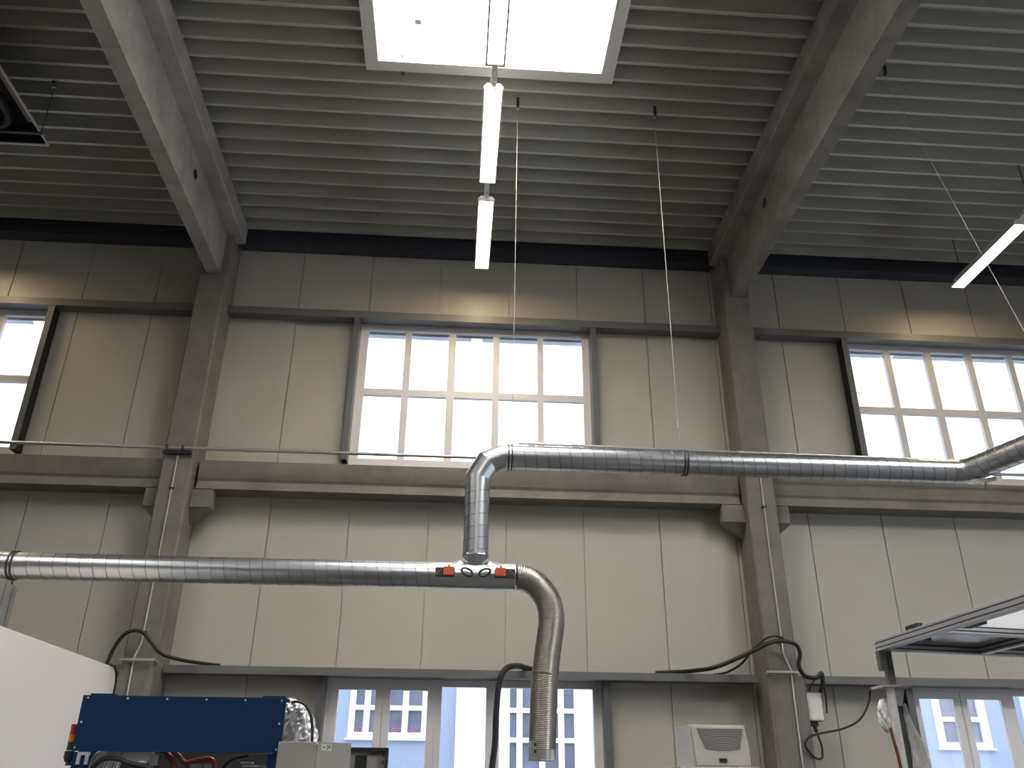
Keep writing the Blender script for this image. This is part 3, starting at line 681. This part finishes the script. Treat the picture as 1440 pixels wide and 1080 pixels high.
t = thing('signal_tower', (-1.812, 4.55, 1.70), 'small signal tower with red and orange lenses fixed to the blue machine', 'signal tower')
for nm, m, z0, z1 in (('red_lens', 'red', 1.822, 1.868), ('orange_lens', 'orange', 1.790, 1.821), ('green_lens', 'green', 1.752, 1.789)):
    obj(nm, MB().lathe((-1.808, 4.55, z0), (-1.808, 4.55, 9), [(0, 0), (0, 0.018), (z1-z0, 0.018), (z1-z0, 0)], 18, False), M[m], t)
obj('tower_base', MB().lathe((-1.808, 4.55, 1.700), (-1.808, 4.55, 9), [(0, 0), (0, 0.014), (0.02, 0.023), (0.045, 0.023), (0.05, 0.019)], 18), M['black'], t)
obj('mounting_arm', MB().box(-1.815, -1.775, 4.545, 4.56, 1.685, 1.70), M['dark'], t)

# silver plastic-wrapped bundle with its cable
t = thing('wrapped_bundle', (-0.76, 4.72, 1.5), 'crumpled silver plastic bundle beside the blue machine', 'bundle')
rows = [(1.79, -0.850, -0.668), (1.85, -0.848, -0.676), (1.90, -0.846, -0.688), (1.945, -0.845, -0.710), (1.98, -0.845, -0.738), (2.0, -0.845, -0.775), (2.015, -0.845, -0.815)]
bm = MB(); n = 34; vs = []
fine = []
for (za, aa, ba), (zc, ac, bc) in zip(rows[:-1], rows[1:]):
    for q in range(4): fine.append((za+(zc-za)*q/4, aa+(ac-aa)*q/4, ba+(bc-ba)*q/4))
rows = fine+[rows[-1]]
random.seed(3)
for z, a, b in rows:
    for j in range(n):
        an = 2*PI*j/n; rx = (b-a)/2; jj = 1+0.05*random.uniform(-1, 1)+0.10*math.sin(7*an+3*math.sin(z*22))
        vs.append(((a+b)/2+rx*math.cos(an)*jj, 4.72+min(0.06, rx)*math.sin(an)*jj, z+random.uniform(-0.004, 0.004)))
fs = [(i*n+j, i*n+(j+1) % n, (i+1)*n+(j+1) % n, (i+1)*n+j) for i in range(len(rows)-1) for j in range(n)]
fs += [tuple(range(n-1, -1, -1)), tuple(range((len(rows)-1)*n, len(rows)*n))]
bm.add(vs, fs, False); obj('plastic_wrap', bm, M['foil'], t)
obj('carrier', MB().box(-0.84, -0.70, 4.68, 4.76, 1.50, 1.80), M['dark'], t)
cable('thin_black_cable', [(-0.80, 4.63, 1.99), (-0.765, 4.62, 1.992), (-0.725, 4.62, 1.97), (-0.697, 4.62, 1.925), (-0.684, 4.62, 1.87), (-0.676, 4.62, 1.78)], 0.007, 'thin black cable arching over the silver bundle')

# control cabinet and connector panel
t = thing('control_cabinet', (-0.7, 4.9, 0), 'plain grey control cabinet with a small paper sticker, next to the blue machine', 'cabinet')
obj('cabinet_body', MB().box(-0.802, -0.621, 4.40, 4.63, 0, 1.796), M['cabinet'], t, bevel=0.003)
obj('door_gap', MB().box(-0.6215, -0.617, 4.41, 4.43, 0.3, 1.793), M['ink'], t)
dr = obj('cabinet_door', MB().add([(-0.618,4.40,0.3),(-0.484,4.62,0.3),(-0.495,4.635,0.3),(-0.629,4.415,0.3),(-0.618,4.40,1.796),(-0.484,4.62,1.802),(-0.495,4.635,1.802),(-0.629,4.415,1.796)], [(0,3,2,1),(4,5,6,7),(0,1,5,4),(1,2,6,5),(2,3,7,6),(3,0,4,7)]), M['cabinet'], t)
obj('door_corner_bolt', MB().box(-0.630, -0.615, 4.392, 4.402, 1.785, 1.797), M['screw'], dr)
def on_door(u0, u1, z0, z1, o):   # u runs 0..1 along the open door
    a = Vector((-0.618, 4.40, 0)); b = Vector((-0.484, 4.62, 0)); nrm = Vector((0.854, -0.520, 0))*o
    pts = [a+(b-a)*u+nrm for u in (u0, u1)]
    return MB().add([(pts[0].x,pts[0].y,z0),(pts[1].x,pts[1].y,z0),(pts[1].x,pts[1].y,z1),(pts[0].x,pts[0].y,z1)], [(0,1,2,3)])
st = obj('paper_sticker', on_door(0.10, 0.40, 1.760, 1.790, 0.0015), M['label'], dr, label='small paper sticker')
ik = MB()
for u0, u1, z0, z1 in ((0.14, 0.22, 1.773, 1.777), (0.25, 0.29, 1.779, 1.784), (0.30, 0.36, 1.781, 1.785), (0.27, 0.34, 1.772, 1.776), (0.25, 0.30, 1.765, 1.769), (0.33, 0.37, 1.774, 1.779)):
    q = on_door(u0, u1, z0, z1, 0.0025); ik.add(q.v, q.f)
obj('print_mark', ik, M['ink'], st)

t = thing('connector_panel', (-0.45, 5.2, 0), 'grey connector panel in a black frame with a black square outlet, beside the control cabinet', 'panel')
obj('panel_frame', MB().box(-0.60, -0.338, 5.20, 5.28, 1.792, 1.806).box(-0.352, -0.338, 5.20, 5.28, 1.45, 1.792).box(-0.60, -0.590, 5.20, 5.28, 1.45, 1.792), M['black'], t, label='black frame')
pf = obj('back_plate', MB().box(-0.590, -0.352, 5.225, 5.25, 1.45, 1.792), M['cabinet'], t)
obj('fan_outlet', MB().box(-0.518, -0.455, 5.213, 5.227, 1.60, 1.766), M['black'], pf, label='black square outlet')
for k in range(5): obj('outlet_slat', MB().box(-0.512+0.013*k, -0.508+0.013*k, 5.209, 5.214, 1.61, 1.76), M['dark'], pf)
obj('plate_step', MB().box(-0.450, -0.395, 5.215, 5.226, 1.60, 1.762), M['cabinet'], pf)
for x, z, w, hh in ((-0.445, 1.772, 0.045, 0.004), (-0.395, 1.782, 0.006, 0.006), (-0.378, 1.778, 0.010, 0.008), (-0.364, 1.755, 0.006, 0.03), (-0.364, 1.72, 0.006, 0.02), (-0.376, 1.74, 0.004, 0.004), (-0.376, 1.725, 0.004, 0.004)):
    obj('connector', MB().box(x, x+w, 5.208, 5.227, z, z+hh), M['black'], pf)
obj('panel_stand', MB().box(-0.49, -0.45, 5.25, 5.29, 0, 1.46), M['dark'], t)

# ------------------------------------------------------------------ cooling unit on its cabinet
t = thing('switch_cabinet', (2.08, 7.2, 0), 'light grey switch cabinet under the cooling unit', 'cabinet')
obj('cabinet_body', MB().box(1.765, 2.395, 7.0, 7.5, 0, 1.772), M['unit'], t, bevel=0.004)
t = thing('cooling_unit', (2.09, 7.2, 1.774), 'light grey cooling unit with curved louvres on top of a cabinet, before the column', 'cooling unit')
poly = [(1.86, 1.774), (2.335, 1.774), (2.335, 1.90), (2.31, 2.070), (1.868, 2.070)]
ub = obj('unit_body', MB().prism(poly, 7.02, 7.40, 'y'), M['unit'], t, bevel=0.004)
face = obj('front_cover', MB().prism([(1.905, 1.778), (2.322, 1.778), (2.318, 1.90), (2.296, 2.055), (1.885, 2.058)], 7.008, 7.022, 'y'), M['unit'], t, bevel=0.003)
for k in range(13):
    u = k/12; z = 2.040-0.138*u; xa = 1.925+0.055*u; xb = 2.292-0.035*u; sag = 0.002+0.014*u
    pts = [(xa+(xb-xa)*q/8, 7.004, z-sag*4*(q/8)*(1-q/8)) for q in range(9)]
    sl = MB()
    for p, q in zip(pts[:-1], pts[1:]):
        sl.add([(p[0],7.0055,p[2]-0.0022),(q[0],7.0055,q[2]-0.0022),(q[0],7.0055,q[2]+0.0022),(p[0],7.0055,p[2]+0.0022),(p[0],7.011,p[2]-0.0022),(q[0],7.011,q[2]-0.0022),(q[0],7.011,q[2]+0.0022),(p[0],7.011,p[2]+0.0022)],
               [(0,1,2,3),(3,2,6,7),(0,4,5,1)])
    obj('louvre_slot', sl, M['ink'], face, label='dark curved louvre slot')
obj('display', MB().box(2.088, 2.146, 6.998, 7.010, 1.806, 1.830), M['black'], face, label='small black display')

# ------------------------------------------------------------------ aluminium frame with panels
t = thing('aluminium_frame', (3.2, 4.0, 0), 'aluminium profile canopy frame with smoked panels, overhead near the lower window', 'frame')
ax = Vector((0.025, -1, 0)).normalized(); ex = Vector((1, 0.155, 0)).normalized()
c0 = Vector((2.488, 4.965, 2.374))
def prof_bar(name, p0, p1, w, hgt, side=1):
    p0 = Vector(p0); p1 = Vector(p1)
    o = obj(name, MB().bar(p0, p1, w, hgt), M['alu'], t, bevel=0.002)
    d = (p1-p0).normalized(); sd = d.cross(Vector((0,0,1))).normalized()
    g = MB()
    for k in (-0.22, 0.22):
        q = Vector((0,0,hgt*k))
        for s in (-1, 1):
            off = sd*s*(w/2+0.0008); a, b = p0+q+off, p1+q+off; e = Vector((0,0,0.0035))
            g.add([a-e, b-e, b+e, a+e], [(0,1,2,3)])
    obj('profile_groove', g, M['alu_groove'], o)
    return o
prof_bar('long_profile', c0, c0+ax*2.9, 0.045, 0.060)
prof_bar('cross_profile', c0+ex*0.02, c0+ex*2.2, 0.045, 0.050)
prof_bar('cross_profile', c0+ax*0.62+ex*0.02, c0+ax*0.62+ex*2.2, 0.045, 0.050)
prof_bar('cross_profile', c0+ax*2.9, c0+ax*2.9+ex*2.2, 0.045, 0.050)
prof_bar('long_profile', c0+ex*0.68, c0+ex*0.68+ax*2.9, 0.045, 0.050)
prof_bar('long_profile', c0+ex*2.2, c0+ex*2.2+ax*2.9, 0.045, 0.050)
def panel(a0, a1, b0, b1, z, m, nm, lb=None):
    p = [c0+ax*a0+ex*b0, c0+ax*a0+ex*b1, c0+ax*a1+ex*b1, c0+ax*a1+ex*b0]
    v = [(q.x, q.y, z) for q in p]+[(q.x, q.y, z+0.005) for q in p]
    obj(nm, MB().add(v, [(0,3,2,1),(4,5,6,7),(0,1,5,4),(1,2,6,5),(2,3,7,6),(3,0,4,7)]), m, t, label=lb)
panel(0.02, 0.60, 0.02, 0.66, 2.388, M['plate'], 'smoked_panel'); panel(0.02, 0.60, 0.70, 2.18, 2.388, M['plate'], 'smoked_panel')
panel(0.64, 2.88, 0.02, 0.66, 2.388, M['clear'], 'clear_panel', 'pale clear panel'); panel(0.64, 2.88, 0.70, 2.18, 2.388, M['clear'], 'clear_panel')
for b in (0.0, 2.2):
    for a in (0.0, 2.9):
        p = c0+ax*a+ex*b
        if a == 0.0 and b == 0.0:
            obj('corner_post', MB().box(2.470, 2.545, 4.945, 4.985, 2.235, 2.346).box(2.502, 2.548, 4.950, 4.980, 2.16, 2.235), M['alu_dark'], t)
            obj('profile_groove', MB().box(2.515, 2.522, 4.9425, 4.9455, 2.24, 2.34).box(2.532, 2.537, 4.9425, 4.9455, 2.24, 2.34), M['alu_groove'], t)
        else:
            obj('corner_post', MB().box(p.x-0.022, p.x+0.022, p.y-0.022, p.y+0.022, 0, 2.346), M['alu'], t)
for a, r0 in ((0.36, 1), (0.86, 1)):
    p = c0+ax*a
    obj('panel_clip', MB().box(p.x+0.02, p.x+0.075, p.y-0.07, p.y+0.07, 2.345, 2.372), M['black'], t, label='black panel clip')
p = c0+ax*0.42; obj('top_handle', MB().box(p.x-0.024, p.x+0.010, p.y-0.06, p.y+0.06, 2.404, 2.424), M['black'], t)

t = thing('wrapped_post', (2.55, 5.0, 0), 'pale post with a flat head plate, draped in milky film, holding the frame corner', 'post')
obj('head_plate', MB().box(2.455, 2.625, 4.93, 5.08, 2.144, 2.158), M['unit'], t)
obj('gusset', MB().prism([(2.50, 2.144), (2.61, 2.144), (2.580, 2.05), (2.545, 2.05)], 4.99, 5.0, 'y'), M['unit'], t)
obj('post_tube', MB().box(2.496, 2.530, 4.955, 4.99, 0, 2.144), M['film'], t)
obj('post_channel', MB().box(2.540, 2.60, 5.01, 5.06, 0, 2.13), M['girt'], t)
n = 26; vs = []; rows = [(2.09, .012), (2.07, .024), (2.05, .034), (2.03, .040), (2.01, .043), (1.99, .044), (1.97, .040), (1.95, .034), (1.93, .022), (1.915, .012)]
for z, r in rows:
    for j in range(n):
        an = 2*PI*j/n; jj = 1+0.16*random.uniform(-1, 1)+0.12*math.sin(5*an+z*60); vs.append((2.490+r*math.cos(an)*jj, 5.03+0.035*math.sin(an)*jj, z+random.uniform(-.006, .006)))
fs = [(i*n+j, i*n+(j+1) % n, (i+1)*n+(j+1) % n, (i+1)*n+j) for i in range(len(rows)-1) for j in range(n)]
fs += [tuple(range(n-1, -1, -1)), tuple(range((len(rows)-1)*n, len(rows)*n))]
obj('film_knot', MB().add(vs, fs), M['film'], t, label='bunched milky film')
vs = []; rows = [(2.06, 2.585, 2.592), (1.99, 2.585, 2.615), (1.90, 2.58, 2.650), (1.82, 2.575, 2.672), (1.74, 2.575, 2.668), (1.62, 2.58, 2.66)]
for z, a, b in rows:
    for k in range(6):
        u = k/5; vs.append((a+(b-a)*u, 4.985+0.02*math.sin(u*7+z*20), z+random.uniform(-.004, .004)))
fs = [(i*6+j, i*6+j+1, (i+1)*6+j+1, (i+1)*6+j) for i in range(len(rows)-1) for j in range(5)]
fb = MB().add(vs, fs); o2 = len(fb.v); fb.add([(p[0], p[1]+0.012, p[2]) for p in vs], [tuple(reversed(f)) for f in fs])
obj('film_drape', fb, M['film'], t, label='hanging milky film')
obj('brown_lead', MB().tube(smooth_path([(2.47, 4.96, 1.93), (2.475, 4.955, 1.86), (2.485, 4.955, 1.78), (2.49, 4.955, 1.65)], 5), 0.009, 8), M['hose'], t, label='brown lead')

# ------------------------------------------------------------------ outside: yard and neighbour building
tag(obj('ground_outside', MB().box(-60, 70, 10.9, 60, -0.35, -0.25), M['asphalt']), 'grey yard outside the windows', 'ground', kind='structure')
FY = 26.0
t = thing('neighbour_building', (5, FY, -0.25), 'pale blue building with white framed windows across the yard', 'building')
# facade with openings left for its windows
wins = [(-2.86, -0.63, 2.87, 5.3), (1.60, 3.70, 1.6, 5.3), (14.33, 15.95, 2.80, 5.3), (-6.4, -4.2, 2.87, 5.3), (7.2, 9.4, 2.87, 5.3)]
fx = sorted(set([-30, 17.1] + [w[i] for w in wins for i in (0, 1)])); fm = MB()
for a, b in zip(fx[:-1], fx[1:]):
    mid = (a+b)/2; c = [w for w in wins if w[0] < mid < w[1]]
    if c: fm.box(a, b, FY, FY+0.4, -0.25, c[0][2]); fm.box(a, b, FY, FY+0.4, c[0][3], 6.5)
    else: fm.box(a, b, FY, FY+0.4, -0.25, 6.5)
fm.box(-30, 17.1, FY+0.4, FY+0.5, -0.25, 6.5)
obj('facade', fm, M['facade'], t)
obj('white_pier', MB().box(0.17, 1.60, FY-0.12, FY+0.1, -0.25, 6.5), M['plaster'], t); obj('white_pier', MB().box(3.70, 5.2, FY-0.12, FY+0.1, -0.25, 6.5), M['plaster'], t)
obj('white_wing', MB().box(17.1, 40, FY-0.5, FY+0.5, 3.22, 6.5), M['plaster'], t); obj('beige_base', MB().box(17.1, 40, FY-0.55, FY+0.5, -0.25, 3.22), M['beige'], t)
def facade_window(x0, x1, z0, z1, ups, trs, fw=0.17):
    f = MB(); bars(f, [(x0, x0+fw, z0, z1), (x1-fw, x1, z0, z1), (x0+fw, x1-fw, z0, z0+0.16), (x0+fw, x1-fw, z1-0.14, z1)], FY-0.04, FY+0.06)
    for u in ups: f.box(u-0.085, u+0.085, FY-0.03, FY+0.05, z0+0.1, z1-0.1)
    for z in trs: f.box(x0+0.05, x1-0.05, FY-0.034, FY+0.045, z-0.065, z+0.065)
    w = obj('window', f, M['plaster'], t)
    obj('pane', MB().box(x0+0.05, x1-0.05, FY+0.06, FY+0.08, z0+0.05, z1-0.05), M['pane'], w)
    obj('sill', MB().box(x0-0.06, x1+0.06, FY-0.12, FY+0.0, z0-0.05, z0), M['plaster'], w)
    return w
w1 = facade_window(-2.86, -0.63, 2.87, 5.3, (-2.36, -1.80, -1.27), (3.68, 4.65))
facade_window(1.60, 3.70, 1.6, 5.3, (2.0, 2.65, 3.20), (2.87, 3.66, 4.5), 0.12)
w3 = facade_window(14.33, 15.95, 2.80, 5.3, (15.1,), (3.59,), 0.23)
facade_window(-6.4, -4.2, 2.87, 5.3, (-5.9, -5.3, -4.75), (3.68, 4.65)); facade_window(7.2, 9.4, 2.87, 5.3, (7.7, 8.3, 8.85), (3.68, 4.65))
for cx in (-2.56, -2.06, -1.50, -1.00):       # unreadable pink lettering at the foot of the lower panes
    pk = MB()
    for k, (dx, dz, l, an) in enumerate(((-0.13, 0.0, 0.10, 0.5), (-0.07, 0.03, 0.09, -0.2), (0.0, 0.035, 0.10, 0.35), (0.07, 0.05, 0.08, -0.5), (0.11, 0.035, 0.09, 0.9), (-0.03, -0.02, 0.12, 0.1), (0.05, -0.015, 0.10, 0.3))):
        a = Vector((cx+dx-l/2*math.cos(an), FY+0.05, 3.10+dz-l/2*math.sin(an))); b = Vector((cx+dx+l/2*math.cos(an), FY+0.05, 3.10+dz+l/2*math.sin(an)))
        pk.bar(a, b, 0.012, 0.022)
    obj('pink_lettering', pk, M['pink'], w1)

# ------------------------------------------------------------------ sky
w = bpy.data.worlds.new('World'); S.world = w; w.use_nodes = True
nt = w.node_tree; bg = nt.nodes['Background']
tc = nt.nodes.new('ShaderNodeTexCoord'); sx = nt.nodes.new('ShaderNodeSeparateXYZ'); rp = nt.nodes.new('ShaderNodeValToRGB')
rp.color_ramp.elements[0].position = 0.0; rp.color_ramp.elements[0].color = (0.90, 0.94, 1.0, 1)
rp.color_ramp.elements[1].position = 0.8; rp.color_ramp.elements[1].color = (0.82, 0.90, 1.0, 1)
nt.links.new(tc.outputs['Generated'], sx.inputs[0]); nt.links.new(sx.outputs['Z'], rp.inputs['Fac']); nt.links.new(rp.outputs['Color'], bg.inputs['Color'])
bg.inputs['Strength'].default_value = 3.4

# ------------------------------------------------------------------ camera
cam = bpy.data.cameras.new('Camera'); co = bpy.data.objects.new('Camera', cam); COL.objects.link(co)
p, r, yw = math.radians(25.607), math.radians(0.526), math.radians(3.732)
fw = Vector((math.sin(yw)*math.cos(p), math.cos(yw)*math.cos(p), math.sin(p)))
r0 = fw.cross(Vector((0,0,1))).normalized(); u0 = r0.cross(fw)
rr = math.cos(r)*r0+math.sin(r)*u0; uu = rr.cross(fw)
mtx = Matrix((rr, uu, -fw)).transposed().to_4x4(); mtx.translation = Vector((0, 0, 1.6))
co.matrix_world = mtx
cam.sensor_width = 36; cam.lens = 36*1190/1440; cam.clip_start = 0.05; cam.clip_end = 300
S.camera = co

# ------------------------------------------------------------------ look
S.view_settings.view_transform = 'Standard'; S.view_settings.look = 'None'
S.view_settings.gamma = 1.0; S.view_settings.exposure = 0.0; S.view_settings.use_curve_mapping = False
S.cycles.use_denoising = True
S.cycles.max_bounces = 10; S.cycles.diffuse_bounces = 6; S.cycles.transparent_max_bounces = 12
S.cycles.sample_clamp_indirect = 8.0; S.cycles.caustics_reflective = False; S.cycles.caustics_refractive = False
